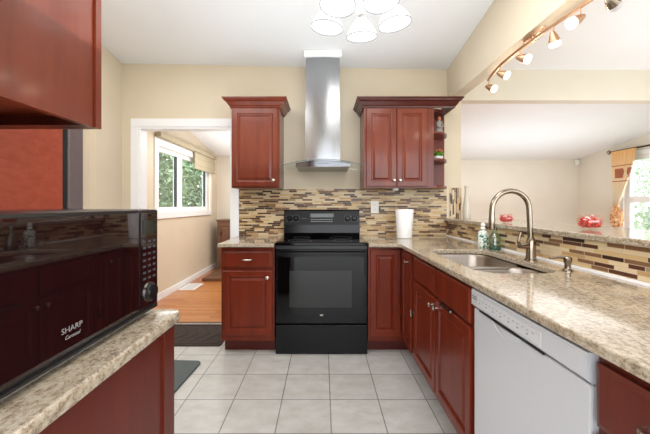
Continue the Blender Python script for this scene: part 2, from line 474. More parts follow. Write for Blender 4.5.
# walls
def topcut(bm, d=0.004):
    """clip everything above the vault"""
    for v in bm.verts:
        t = zc(v.co.x, v.co.y)+d
        if v.co.z > t: v.co.z = t
    return bm
DX0, DX1, DZ = -1.874, -.935, 2.02
bm = bmesh.new(); wall_holes(bm, 'Y', YB, YB+.11, -2.12, 1.41, 0, 3.0, [(DX0, DX1, 0, DZ)]); topcut(bm)
struct('wall_back', bm, 'wall')
struct('wall_header', topcut(B(1.41, XR, YB, YB+.11, 2.30, 3.0)), 'wall2')
struct('wall_left', topcut(B(-2.15, XL, 2.89, YB, 0, 4)), 'wall')
struct('wall_left_front', topcut(B(-2.25, XL-.06, -1.2, 2.89, 0, 5)), 'wall')
bm = bmesh.new(); wall_holes(bm, 'X', -2.24, -2.12, YB+.11, YF, 0, 3, [(4.1, 5.95, 1.14, 2.0)]); topcut(bm)
struct('wall_hall', bm, 'wall')
struct('wall_far', topcut(B(-2.24, XR+.12, YF, YF+.12, 0, 3)), 'wall2')
bm = bmesh.new(); wall_holes(bm, 'X', XR, XR+.12, -1.2, YF, 0, 5, [(3.9, 5.42, .75, 2.04)]); topcut(bm)
struct('wall_right', bm, 'wall2')
struct('wall_rear_added', topcut(B(-2.25, XR+.12, -1.3, -1.2, 2.4, 5)), 'wall')  # unseen header added so the hood flue reflects wall instead of bright sky
struct('wall_front', topcut(B(-2.25, -.47, .18, .30, 0, 5)), 'wall')
# beam over the bar, half wall under it
struct('wall_beam', topcut(B(XC, 1.378, -1.2, YB, 2.294, 5)), 'wall')
struct('wall_bar', B(XC, 1.41, .0, YB, 0, 1.066), 'wall')
# mosaic backsplashes
struct('trim_backsplash_back', B(-.855, XC-.006, YB-.008, YB, .918, 1.392), 'mos_back')
struct('trim_backsplash_bar', B(XC-.008, XC, .0, YB-.008, .918, 1.066), 'mos_side')
struct('trim_backsplash_column', B(1.295, 1.41, YB-.008, YB, 1.097, 1.405), 'mos_vert')
struct('trim_caulk', B(XC-.018, XC-.008, .0, YB-.01, .918, .928), 'trim')
# door casing
bm = bmesh.new()
box(bm, DX0-.085, DX0-.006, YB-.016, YB, 0, DZ+.006, .004); box(bm, DX1+.006, DX1+.078, YB-.016, YB, 0, DZ+.006, .004)
box(bm, DX0-.085, DX1+.078, YB-.016, YB, DZ+.006, DZ+.09, .004)
box(bm, DX0-.006, DX0+.012, YB-.006, YB+.116, 0, DZ-.012); box(bm, DX1-.012, DX1+.006, YB-.006, YB+.116, 0, DZ-.012)
box(bm, DX0-.006, DX1+.006, YB-.006, YB+.116, DZ-.012, DZ+.006)
struct('trim_door_casing', bm, 'trim')
bm = bmesh.new(); box(bm, -2.12, -2.105, YB+.11, YF-.015, 0, .09, .004); struct('baseboard_hall', bm, 'trim')
struct('baseboard_far', B(-2.105, XR, YF-.015, YF, 0, .09, bev=.004), 'trim')
struct('baseboard_left', B(XL, XL+.015, 2.9, YB-.02, 0, .09, bev=.004), 'trim')
# windows
def window_x(name, x, side, y0, y1, z0, z1, mulls, mat='trim', fr=.05, casing=.09, rails=()):
    """window in a wall facing X. side=+1: room lies at +X of the wall face x"""
    root = thing(name, '', 'window', (x, (y0+y1)/2, z0)); del root['label']; del root['category']; root['kind'] = 'structure'
    a, b = (x-.10, x-.03) if side > 0 else (x+.03, x+.10)
    bm = bmesh.new()
    box(bm, a, b, y0, y0+fr, z0, z1); box(bm, a, b, y1-fr, y1, z0, z1); box(bm, a, b, y0+fr, y1-fr, z0, z0+fr); box(bm, a, b, y0+fr, y1-fr, z1-fr, z1)
    for m0, m1 in mulls: box(bm, a, b, m0, m1, z0+fr, z1-fr)
    for r0, r1 in rails:
        box(bm, a, b, y0+fr, y1-fr, r0, r1)
    obj('window_frame', bm, mat, root)
    s = side
    bm = bmesh.new(); xa, xb = sorted((x, x+s*.018))
    box(bm, xa, xb, y0-casing, y0, z0-casing, z1+casing, .003); box(bm, xa, xb, y1, y1+casing, z0-casing, z1+casing, .003)
    box(bm, xa, xb, y0, y1, z1, z1+casing, .003); box(bm, xa, xb, y0, y1, z0-casing, z0, .003)
    obj('window_casing', bm, mat, root)
    ys = [y0+fr]+[v for m in mulls for v in m]+[y1-fr]
    c = (a+b)/2
    for i in range(0, len(ys), 2):
        bm = bmesh.new(); g = .012
        box(bm, c-.02, c+.02, ys[i], ys[i]+g, z0+fr, z1-fr); box(bm, c-.02, c+.02, ys[i+1]-g, ys[i+1], z0+fr, z1-fr)
        if side > 0:
            obj('window_gasket', bm, 'blackplastic', root)
        else: bm.free()
        obj('pane', B(c-.003, c+.003, ys[i]+g, ys[i+1]-g, z0+fr, z1-fr), 'glass', root)
    return root
window_x('window_1', -2.12, 1, 4.1, 5.95, 1.14, 2.0, [(4.74, 4.88)], fr=.06)
window_x('window_2', XR, -1, 3.9, 5.42, .75, 2.04, [], fr=.07, casing=.07, rails=[(1.27, 1.37)])

# ------------------------------------------------------------ cabinets
def place(bm, org, facing): return xf(bm, frame(org, facing))
def knob(root, org, facing, label=None):
    b = lathe(bmesh.new(), [(.006, 0), (.005, .010), (.008, .014), (.014, .019), (.0145, .024), (.009, .029), (.002, .030)], (0, 0, 0), seg=16)
    obj('knob', place(b, org, facing), 'nickel', root, True)
def bar_pull(root, org, facing, L_=.085):
    b = tube(bmesh.new(), smooth_pts([(-L_/2, 0, 0), (-L_/2+.004, 0, .014), (-L_/4, 0, .025), (L_/4, 0, .025), (L_/2-.004, 0, .014), (L_/2, 0, 0)], 5), [.006]*26, 10)
    obj('pull_handle', place(b, org, facing), 'nickel', root, True)
def crown(x0, x1, yf, yb, z0, h=.085, out=.07, left=True, right=True):
    """crown moulding round the front and sides of a wall cabinet facing -Y"""
    prof = [(0, 0), (.012, 0), (.014, .014), (.024, .022), (.040, .050), (.058, .060), (.060, .070), (out, .074), (out, h), (0, h)]
    bm = bmesh.new(); rows = []
    for o_, z in prof:
        a = o_ if left else 0; b = o_ if right else 0
        rows.append([bm.verts.new(p) for p in ((x0-a, yb, z0+z), (x0-a, yf-o_, z0+z), (x1+b, yf-o_, z0+z), (x1+b, yb, z0+z))])
    for p, q in zip(rows, rows[1:]+rows[:1]):
        for i in range(3): bm.faces.new((p[i], p[i+1], q[i+1], q[i]))
    bm.faces.new([r[0] for r in rows][::-1]); bm.faces.new([r[3] for r in rows])
    bmesh.ops.recalc_face_normals(bm, faces=bm.faces[:]); return bm

# left upper
FY = 2.955
r = thing('wall_cabinet', 'small single-door cherry wall cabinet left of the range hood', 'cabinet', (-.62, 3.1, 1.385))
bm = bmesh.new(); box(bm, -.845, -.40, FY, YB, 1.387, 2.15, .002); obj('body', bm, 'cherry_up', r)
obj('crown_moulding', crown(-.845, -.40, FY, YB, 2.125), 'cherry_up', r)
obj('door', place(panel_door(.425, .72), (-.838, FY, 1.40), '-Y'), 'cherry_up', r)
knob(r, (-.452, FY-.02, 1.455), '-Y')
# right upper with open corner shelf
r = thing('wall_cabinet', 'double-door cherry wall cabinet with open rounded end shelves right of the hood', 'cabinet', (.7, 3.1, 1.385))
XD = 1.025
bm = bmesh.new(); box(bm, .378, XD, FY, YB, 1.387, 2.15, .002); obj('body', bm, 'cherry_up', r)
obj('crown_moulding', crown(.378, 1.205, FY, YB, 2.125), 'cherry_dark', r)
for i, x in enumerate((.398, .680)):
    obj('door', place(panel_door(.278, .72), (x, FY, 1.40), '-Y'), 'cherry_up', r)
    knob(r, (x+(.255 if i == 0 else .027), FY-.02, 1.455), '-Y')
def qshelf(z0, z1, x0=XD, yb=YB-.012, rx=.205, ry=.30):
    pts = [(x0, yb)]+[(x0+rx*math.cos(t), yb-ry*math.sin(t)) for t in [PI/2*k/12 for k in range(13)]]
    return prism(bmesh.new(), pts, z0, z1)
for z0, z1 in ((1.387, 1.41), (1.645, 1.663), (1.895, 1.913)):
    obj('shelf', qshelf(z0, z1), 'cherry_up', r)
obj('end_top', qshelf(2.10, 2.125, rx=.18, ry=.28), 'cherry_dark', r)
obj('back_panel', B(XD, 1.235, YB-.012, YB, 1.387, 2.125), 'cherry', r)

# left base
def base_cab_y(root, x0, x1, mat='cherry', side_left=True):
    bm = bmesh.new(); box(bm, x0, x1, 2.64, YB-.002, .11, .888, .002); obj('body', bm, mat, root)
    obj('toe_kick', B(x0+.005, x1-.005, 2.72, YB-.01, 0, .11), 'toe', root)
r = thing('base_cabinet', 'cherry base cabinet with one drawer and door left of the black range', 'cabinet', (-.62, 2.95, 0))
base_cab_y(r, -.838, -.400)
d = obj('drawer', place(slab_front(.405, .132), (-.822, 2.64, .717), '-Y'), 'cherry', r); bar_pull(d, (-.62, 2.62, .783), '-Y')
d = obj('door', place(panel_door(.405, .530), (-.822, 2.64, .160), '-Y'), 'cherry', r); knob(d, (-.453, 2.62, .636), '-Y')
# corner base (back run + narrow return)
r = thing('corner_cabinet', 'cherry corner base cabinet right of the range with two hinged full height doors', 'cabinet', (.7, 2.9, 0))
bm = prism(bmesh.new(), [(.372, 3.268), (.372, 2.64), (.66, 2.64), (.66, 2.302), (1.255, 2.302), (1.255, 3.268)], .11, .888)
obj('body', bm, 'cherry', r)
obj('toe_kick', prism(bmesh.new(), [(.377, 3.26), (.377, 2.72), (.75, 2.72), (.75, 2.31), (1.25, 2.31), (1.25, 3.26)], 0, .11), 'toe', r)
d = obj('door', place(panel_door(.247, .715), (.388, 2.64, .150), '-Y'), 'cherry', r)
d = obj('door', place(panel_door(.275, .715), (.66, 2.612, .150), '-X'), 'cherry', r); knob(d, (.64, 2.42, .80), '-X')
obj('hinge', B(.634, .66, 2.312, 2.324, .42, .47, bev=.002), 'nickel', r)
# sink base
r = thing('sink_cabinet', 'cherry sink base cabinet with two doors under the double sink', 'cabinet', (.9, 1.9, 0))
bm = bmesh.new()   # open-topped carcass
for a in ((.66, 1.255, 1.372, 1.39), (.66, 1.255, 2.28, 2.298), (.66, .68, 1.39, 2.28), (1.237, 1.255, 1.39, 2.28)): box(bm, *a, .11, .888)
box(bm, .68, 1.237, 1.39, 2.28, .11, .128)
obj('body', bm, 'cherry', r)
obj('toe_kick', B(.75, 1.25, 1.38, 2.295, 0, .11), 'toe', r)
for i, y in enumerate((2.268, 1.826)):
    obj('drawer_front', place(slab_front(.428, .155), (.66, y, .710), '-X'), 'cherry', r)
    d = obj('door', place(panel_door(.428, .545), (.66, y, .148), '-X'), 'cherry', r)
    knob(d, (.64, 1.868 if i == 0 else 1.798, .65), '-X')
obj('towel_hook', B(.626, .638, 1.58, 1.72, .694, .706, bev=.003), 'steel', r)
# right of the dishwasher
r = thing('base_cabinet', 'cherry base cabinet with drawer at the right frame edge beside the dishwasher', 'cabinet', (.9, .6, 0))
bm = bmesh.new(); box(bm, .66, 1.255, .30, .765, .11, .888, .002); obj('body', bm, 'cherry_side', r)
obj('toe_kick', B(.75, 1.25, .305, .75, 0, .11), 'toe', r)
d = obj('drawer', place(slab_front(.425, .150), (.66, .755, .710), '-X'), 'cherry_side', r); bar_pull(d, (.64, .585, .785), '-X', .1)
d = obj('door', place(panel_door(.425, .540), (.66, .755, .150), '-X'), 'cherry_side', r); knob(d, (.64, .35, .64), '-X')
# near left base cabinet and wall cabinet (fronts face the range, sides face us)
r = thing('base_cabinet', 'cherry cabinet end panel under the microwave at left foreground', 'cabinet', (-.6, .62, 0))
bm = bmesh.new(); box(bm, -.785, -.445, .31, .925, .11, .888); obj('body', bm, 'cherry_side', r)
obj('toe_kick', B(-.78, -.445, .31, .86, 0, .11), 'toe', r)
obj('end_stile', B(-.446, -.438, .885, .943, .0, .888, bev=.001), 'cherry_side', r)
d = obj('door', place(panel_door(.33, .54), (-.455, .925, .15), '+Y'), 'cherry_side', r); knob(d, (-.76, .945, .65), '+Y')
d = obj('drawer', place(slab_front(.33, .15), (-.455, .925, .71), '+Y'), 'cherry_side', r); bar_pull(d, (-.62, .945, .785), '+Y')
r = thing('wall_cabinet', 'large cherry wall cabinet overhead at upper left foreground above the microwave', 'cabinet', (-.63, .45, 1.385))
bm = bmesh.new()
box(bm, -.785, -.467, .30, .65, 1.405, 2.15); box(bm, -.479, -.467, .30, .65, 1.388, 1.405); obj('body', bm, 'cherry_up', r)
bm = box(bmesh.new(), -.785, -.48, .632, .65, 1.388, 1.405)
obj('bottom_rail', bm, 'cherry_dark', r)
d = obj('door', place(panel_door(.318, .755), (-.4625, .652, 1.388), '+Y'), 'cherry_up', r); knob(d, (-.76, .672, 1.45), '+Y')

# counters
bm = bmesh.new()
sinkhole = []
SX0, SX1, SY0, SY1 = .730, 1.115, 1.465, 2.24
sinkhole = rrect(SX0, SX1, SY0, SY1, .11, 7)
out = [(.372, YB-.008), (.372, 2.58), (.598, 2.58), (.62, 2.562), (.62, .05), (XC-.0085, .05), (XC-.0085, YB-.0085)]
prism(bm, out, .888, .918, [sinkhole], .006)
tag(obj('countertop', bm, 'granite'), 'L-shaped speckled beige granite worktop holding the double sink', 'countertop')
tag(obj('countertop', prism(bmesh.new(), [(-.85, YB-.0085), (-.85, 2.58), (-.396, 2.58), (-.396, YB-.0085)], .888, .918, (), .006), 'granite'), 'short granite worktop left of the black range by the doorway', 'countertop')
cp = [(-.788, .302), (-.42, .302)]+[(-.42-.03+.03*math.cos(t), .965-.03+.03*math.sin(t)) for t in [PI/2*k/6 for k in range(7)]]+[(-.788, .965)]
tag(obj('countertop', prism(bmesh.new(), cp, .888, .918, (), .008), 'granite', smooth=50), 'granite worktop with rounded corner under the microwave at left foreground', 'countertop')
tag(obj('bar_ledge', prism(bmesh.new(), [(1.235, YB-.01), (1.235, .0), (1.78, .0), (1.78, YB-.01)], 1.066, 1.096, (), .008), 'granite'), 'raised granite bar ledge along the half wall behind the sink', 'countertop')

# sink
r = thing('kitchen_sink', 'stainless steel double bowl sink set under the granite worktop', 'sink', (.91, 1.85, .70))
def bowl(x0, x1, y0, y1, rad, zt, depth):
    b = bmesh.new(); prev = None
    for ins, z in ((-.012, zt), (0, zt), (.006, zt-.02), (.012, zt-depth+.03), (.03, zt-depth+.006), (.07, zt-depth)):
        lp = [b.verts.new((x, y, z)) for x, y in rrect(x0+ins, x1-ins, y0+ins, y1-ins, max(rad-ins*.6, .02), 6)]
        if prev:
            for i in range(len(lp)): b.faces.new((prev[i], prev[(i+1) % len(lp)], lp[(i+1) % len(lp)], lp[i]))
        prev = lp
    b.faces.new(prev); bmesh.ops.recalc_face_normals(b, faces=b.faces[:])
    return b
obj('bowl', bowl(SX0+.002, SX1-.002, 1.785, SY1-.002, .10, .884, .19), 'sink', r, 60)
obj('bowl', bowl(SX0+.002, SX1-.002, SY0+.002, 1.755, .10, .884, .17), 'sink', r, 60)
bm = bmesh.new(); box(bm, SX0+.03, SX1-.03, 1.752, 1.788, .872, .886, .004); obj('divider', bm, 'sink', r)
for y in (2.0, 1.63): obj('drain', lathe(bmesh.new(), [(.04, 0), (.04, .003), (.03, .004), (.01, .001)], (.91, y, .7005 if y > 1.8 else .7205), seg=20), 'chrome', r, True)

# faucet
r = thing('kitchen_faucet', 'tall gooseneck pull-down faucet behind the sink', 'faucet', (1.17, 1.80, .918))
obj('base', lathe(bmesh.new(), [(.033, 0), (.033, .006), (.026, .012), (.024, .05), (.025, .10), (.021, .115), (.016, .13)], (1.17, 1.80, .918)), 'faucet', r, True)
bend = []
for k in range(15):
    t = PI*k/14
    bend.append((1.056+.104*math.cos(t), 1.80, 1.205+.104*math.sin(t)))
P = [(1.168, 1.80, 1.045), (1.164, 1.80, 1.12)]+bend+[(.950, 1.80, 1.17)]
obj('neck', tube(bmesh.new(), P, .0148, 16), 'faucet', r, True)
obj('spray_head', lathe(bmesh.new(), [(.015, 0), (.017, .008), (.017, .06), (.0145, .085)], (.950, 1.80, 1.09)), 'faucet', r, True)
hd = obj('lever_hub', tube(bmesh.new(), [(1.15, 1.80, 1.0), (1.12, 1.79, 1.003), (1.095, 1.785, 1.004)], [.019, .018, .015]), 'faucet', r, True)
obj('lever', tube(bmesh.new(), smooth_pts([(1.10, 1.785, 1.006), (1.088, 1.78, 1.03), (1.098, 1.775, 1.08)], 5), [.009]*6+[.007]*5), 'faucet', hd, True)
r = thing('soap_dispenser', 'short brushed metal soap pump beside the faucet near the right backsplash', 'soap dispenser', (1.155, 1.51, .918))
obj('base', lathe(bmesh.new(), [(.022, 0), (.022, .005), (.014, .012), (.013, .035), (.017, .042), (.018, .062), (.012, .068)], (1.155, 1.51, .918)), 'faucet', r, True)
obj('spout', tube(bmesh.new(), [(1.155, 1.51, .981), (1.11, 1.51, .984), (1.07, 1.51, .978)], [.007, .006, .005]), 'faucet', r, True)

# ------------------------------------------------------------ range
r = thing('cooking_range', 'black freestanding electric range between the cherry cabinets', 'stove', (-.014, 2.95, 0))
RX0, RX1 = -.392, .368
obj('body', B(RX0, RX1, 2.68, 3.25, .03, .893, bev=.004), 'black', r)
for x in (-.35, .33):
    for y in (2.74, 3.18): obj('foot', lathe(bmesh.new(), [(.018, 0), (.018, .03)], (x, y, 0), seg=12), 'blackplastic', r)
ct = obj('cooktop', B(RX0-.002, RX1+.002, 2.632, 3.18, .893, .921, bev=.006), 'blackglass', r)
for x, y, q in ((-.20, 2.78, .10), (.17, 2.78, .08), (-.20, 3.04, .075), (.17, 3.04, .10)):
    obj('burner_ring', lathe(bmesh.new(), [(q-.0015, 0), (q+.0015, 0), (q+.0015, .0006), (q-.0015, .0006), (q-.0015, 0)], (x, y, .921), seg=40, cap=False), 'ink', ct)
# backguard
bm = bmesh.new(); b2 = bmesh.new()
HB = 0
xs = (RX0+.005, RX1-.005)
prof = [(3.18, .921), (3.165, .955), (3.175, 1.06), (3.19, 1.165), (3.20, 1.182), (3.25, 1.186), (3.258, 1.18), (3.258, .895), (3.18, .895)]
A = [b2.verts.new((xs[0], y, z)) for y, z in prof]; Bv = [b2.verts.new((xs[1], y, z)) for y, z in prof]
for i in range(len(prof)): b2.faces.new((A[i], A[(i+1) % len(prof)], Bv[(i+1) % len(prof)], Bv[i]))
b2.faces.new(A[::-1]); b2.faces.new(Bv); bmesh.ops.recalc_face_normals(b2, faces=b2.faces[:])
bg_ = obj('backguard', b2, 'black', r)
# face panel of controls, tilted like the backguard front
tilt = Matrix.Translation((RX0+.012, 3.176, 1.035)) @ Matrix.Rotation(-math.radians(7.5), 4, 'X')
def onpanel(bm): return xf(bm, tilt @ frame((0, 0, 0), '-Y'))
obj('control_panel', onpanel(box(bmesh.new(), 0, .736, 0, .135, 0, .006, .002)), 'blackpanel', bg_)
obj('display', onpanel(box(bmesh.new(), .255, .485, .072, .110, .006, .0075)), 'display', bg_)
bm = bmesh.new()
for i in range(10):
    for j in range(2):
        box(bm, .262+i*.022, .274+i*.022, .028+j*.02, .033+j*.02, .006, .0068)
for i in range(12): box(bm, .17+.004*i, .172+.004*i, .062, .064, .006, .0068)
obj('button_print', onpanel(bm), 'inklight', bg_)
for u in (.048, .112, .624, .690):
    k = lathe(bmesh.new(), [(.029, 0), (.029, .003), (.023, .006), (.021, .022), (.018, .025)], (u, .062, .006), seg=24)
    kb = obj('knob', onpanel(k), 'black', bg_, True)
    obj('grip', onpanel(box(bmesh.new(), u-.004, u+.004, .044, .082, .027, .036, .002)), 'black', kb)
    bm = bmesh.new()
    for q in range(11):
        t = math.radians(-60+q*30); cx, cy = u+.036*math.sin(t), .062+.036*math.cos(t)
        box(bm, cx-.0018, cx+.0018, cy-.0018, cy+.0018, .006, .0068)
    obj('dial_print', onpanel(bm), 'inklight', kb)
# door
dr = obj('oven_door', B(RX0+.003, RX1-.003, 2.632, 2.68, .255, .868, bev=.005), 'black', r)
obj('door_glass', B(RX0+.02, RX1-.02, 2.629, 2.632, .33, .80), 'blackglass', dr)
obj('oven_window', B(-.275, .238, 2.6275, 2.629, .388, .690), 'ovenglass', dr)
bm = bmesh.new(); box(bm, RX0+.012, RX1-.012, 2.588, 2.606, .823, .848, .006); box(bm, RX0+.03, RX0+.06, 2.60, 2.635, .826, .845); box(bm, RX1-.06, RX1-.03, 2.60, 2.635, .826, .845)
obj('handle', bm, 'black', dr)
lg = obj('badge', lathe(bmesh.new(), [(.014, 0), (.014, .002)], (0, 0, 0), frame((-.012, 2.632, .332), '-Y'), 24), 'nickel', dr)
obj('monogram', text_bm('GE', .010, frame((-.012, 2.6298, .3285), '-Y'), .0002, 'CENTER', .3), 'ink', lg)
obj('vent_trim', B(RX0+.005, RX1-.005, 2.640, 2.68, .868, .892), 'blackplastic', r)
dw = obj('storage_drawer', B(RX0+.003, RX1-.003, 2.632, 2.68, .004, .240, bev=.004), 'blackpanel', r)
bm = bmesh.new(); P = []
for k in range(13):
    t = k/12; P.append((-.13+.24*t, 2.630, .2415-.008*math.sin(PI*t)))
tube(bm, P, .0025, 6); obj('drawer_lip', bm, 'black', dw)

# hood
r = thing('range_hood', 'stainless chimney range hood with curved glass canopy above the range', 'range hood', (0, 3.1, 1.55))
def flue(x0, x1, yf, z0, z1):
    pts = [(x1, YB), (x0, YB)]+[(x0+(x1-x0)*k/16, yf-.014*math.sin(PI*k/16)) for k in range(17)]
    return prism(bmesh.new(), pts, z0, z1)
obj('lower_flue', flue(-.166, .162, 3.006, 1.63, 2.13), 'steel', r, True)
obj('upper_flue', flue(-.161, .157, 3.012, 2.13, 2.615), 'steel', r, True)
obj('ceiling_collar', B(-.178, .176, 2.985, YB, 2.615, zc(0, 2.985)-.002, bev=.003), 'trim', r)
# glass canopy bent over X
def arcz(x): return 1.628-.34*x*x
def canopy(dx0, dx1, t, yfun, yb):
    b = bmesh.new(); n = 24; rows = []
    for i in range(n+1):
        x = dx0+(dx1-dx0)*i/n; z = arcz(x); yf = yfun(x)
        rows.append([b.verts.new(p) for p in ((x, yf, z), (x, yb, z), (x, yb, z+t), (x, yf, z+t))])
    for p, q in zip(rows, rows[1:]):
        for i in range(4): b.faces.new((p[i], p[(i+1) % 4], q[(i+1) % 4], q[i]))
    b.faces.new(rows[0]); b.faces.new(rows[-1][::-1]); bmesh.ops.recalc_face_normals(b, faces=b.faces[:]); return b
yff = lambda x: 2.80+.55*x*x
g = obj('glass_canopy', canopy(-.37, .37, .006, yff, 3.26), 'hoodglass', r, True)
obj('canopy_edge', tube(bmesh.new(), [(x, yff(x)-.002, arcz(x)+.003) for x in [-.37+.74*i/24 for i in range(25)]], .0032, 8), 'glassedge', g)
b = bmesh.new(); n = 20; rows = []
for i in range(n+1):
    x = -.245+.49*i/n; zt = arcz(x)-.002; yf = 2.84+.45*x*x
    rows.append([b.verts.new(p) for p in ((x, yf, 1.57+.10*x*x), (x, YB-.002, 1.57), (x, YB-.002, zt), (x, yf, zt))])
for p, q in zip(rows, rows[1:]):
    for i in range(4): b.faces.new((p[i], p[(i+1) % 4], q[(i+1) % 4], q[i]))
b.faces.new(rows[0]); b.faces.new(rows[-1][::-1]); bmesh.ops.recalc_face_normals(b, faces=b.faces[:])
hb = obj('hood_body', b, 'hoodsteel', r, True)
bm = bmesh.new()
for x in (-.04, -.02, 0, .02, .04): lathe(bm, [(.005, 0), (.005, .002)], (0, 0, 0), frame((x, 2.8395, 1.60), '-Y'), 12)
obj('buttons', bm, 'blackplastic', hb)

# ------------------------------------------------------------ dishwasher
r = thing('dishwasher', 'white front-control dishwasher built in under the granite worktop', 'dishwasher', (.9, 1.08, 0))
DY0, DY1 = .771, 1.366
obj('body', B(.675, 1.25, DY0+.01, DY1-.01, .02, .875), 'white_app', r)
bm = bmesh.new(); box(bm, .645, .675, DY0, DY1, .11, .793, .006)
dd = obj('door', bm, 'white_app', r)
# control fascia, slightly proud with a sloping foot
pr = [(.675, .797), (.650, .797), (.634, .810), (.634, .868), (.638, .874), (.675, .874)]
b = bmesh.new(); A = [b.verts.new((x, DY0, z)) for x, z in pr]; Bv = [b.verts.new((x, DY1, z)) for x, z in pr]
for i in range(len(pr)): b.faces.new((A[i], A[(i+1) % len(pr)], Bv[(i+1) % len(pr)], Bv[i]))
b.faces.new(A[::-1]); b.faces.new(Bv); bmesh.ops.recalc_face_normals(b, faces=b.faces[:])
cp_ = obj('control_fascia', b, 'white_app', r)
obj('control_strip', B(.6325, .634, .93, 1.31, .816, .858), 'whitish', cp_)
obj('gap_shade_strip', B(.640, .6445, .93, 1.31, .7935, .7985), 'blackplastic', cp_)  # black strip standing in for the shade in the gap under the fascia
bm = bmesh.new()
for k in range(14):
    y = 1.295-k*.025; box(bm, .6318, .6325, y-.010, y, .843, .8445)
    if k % 2 == 0: box(bm, .6318, .6325, y-.006, y, .829, .833)
obj('button_print', bm, 'ink', cp_)
bm = bmesh.new(); box(bm, .6335, .6345, 1.318, 1.358, .846, .849); box(bm, .6335, .6345, 1.318, 1.358, .836, .839); obj('vent_slot', bm, 'blackplastic', cp_)
# pocket handle scoop under the fascia
b = bmesh.new(); top = []; bot = []
nn = 14
for k in range(nn+1):
    t = k/nn; y = 1.22-.18*t; d_ = .034*math.sin(PI*t)
    top.append(b.verts.new((.643-.006*math.sin(PI*t), y, .792))); bot.append(b.verts.new((.6445, y, .790-d_)))
for k in range(nn): b.faces.new((top[k], top[k+1], bot[k+1], bot[k]))
bmesh.ops.recalc_face_normals(b, faces=b.faces[:]); tube(b, [(.645, 1.22-.18*k/14, .790-.034*math.sin(PI*k/14)) for k in range(15)], .0028, 6); obj('pocket_handle', b, 'white_app', dd, True)
obj('toe_panel', B(.72, .735, DY0, DY1, .02, .11), 'white_app', r)
for y in (DY0+.06, DY1-.06):
    for x in (.78, 1.18): obj('foot', lathe(bmesh.new(), [(.015, 0), (.015, .02)], (x, y, 0), seg=10), 'blackplastic', r)

# ------------------------------------------------------------ microwave
r = thing('microwave_oven', 'large black countertop microwave facing right at left foreground', 'microwave', (-.64, .69, .918))
MY0, MY1, MX = .385, .955, -.492
obj('case', B(-.78, MX-.02, MY0, MY1, .930, 1.218, bev=.008), 'microbody', r)
f_ = obj('door', B(MX-.02, MX-.002, MY0, .855, .932, 1.217, bev=.007), 'microbody', r)
obj('door_glass', B(MX-.002, MX+.001, MY0+.006, .853, .948, 1.208), 'micro', f_)
obj('bottom_rail', B(MX-.004, MX+.003, MY0+.004, MY1-.008, .932, .941, bev=.002), 'microbody', r)
obj('trim_strip', B(MX+.003, MX+.0042, MY0+.01, MY1-.015, .933, .9355), 'steel', r)
dt = bmesh.new()
cpn = obj('control_panel', B(MX-.02, MX, .857, MY1, .932, 1.217, bev=.007), 'microbody', r)
obj('panel_glass', B(MX, MX+.001, .862, MY1-.008, .948, 1.208), 'micro', cpn)
obj('display', B(MX+.001, MX+.002, .872, .936, 1.150, 1.188), 'inkdisp', cpn)
for j in range(7):
    for i in range(3):
        y = .873+i*.025; z = 1.128-j*.017
        obj('button', B(MX+.001, MX+.0022, y, y+.013, z-.003, z+.003, bev=.0005), 'inkdim', cpn)
k = lathe(bmesh.new(), [(.026, 0), (.026, .006), (.022, .009), (.021, .014)], (0, 0, 0), frame((MX+.001, .905, .985), '+X'), 28)
kk = obj('dial', k, 'microbody', cpn, True)
obj('dial_ring', lathe(bmesh.new(), [(.025, 0), (.028, 0), (.028, .003), (.025, .003), (.025, 0)], (0, 0, 0), frame((MX+.001, .905, .985), '+X'), 28, cap=False), 'nickel', kk, True)
obj('brand_print', text_bm('SHARP', .0155, frame((MX+.0012, .600, .985), '+X'), .0003, sx=1.15), 'inkmid', f_)
obj('model_print', text_bm('Carousel', .0105, frame((MX+.0012, .608, .972), '+X'), .0003, shear=.3), 'inkmid', f_)
for y in (MY0+.05, MY1-.05):
    for x in (-.76, -.54): obj('foot', lathe(bmesh.new(), [(.012, 0), (.012, .012)], (x, y, .918), seg=12), 'blackplastic', r)

# ------------------------------------------------------------ fridge
r = thing('refrigerator', 'refrigerator with orange-red grained side behind the microwave', 'refrigerator', (-1.2, .65, 0))
obj('body', B(-1.62, -.792, .32, .975, .05, 1.75, bev=.004), 'fridge_side', r)
obj('door_gasket', B(-1.61, -.796, .975, .995, .09, 1.74), 'gasket', r)
obj('plinth', B(-1.60, -.82, .34, .96, 0, .05), 'blackplastic', r)
for z0, z1 in ((.09, 1.20), (1.21, 1.745)):
    d = obj('door', B(-1.62, -.793, .995, 1.062, z0, z1, bev=.008), 'fridge_door', r)
    zz = (.75, 1.15) if z0 < 1 else (1.26, 1.5)
    obj('handle', tube(bmesh.new(), [(-.87, 1.062, zz[0]), (-.87, 1.10, zz[0]+.02), (-.87, 1.10, zz[1]-.02), (-.87, 1.062, zz[1])], .010), 'steel', d)

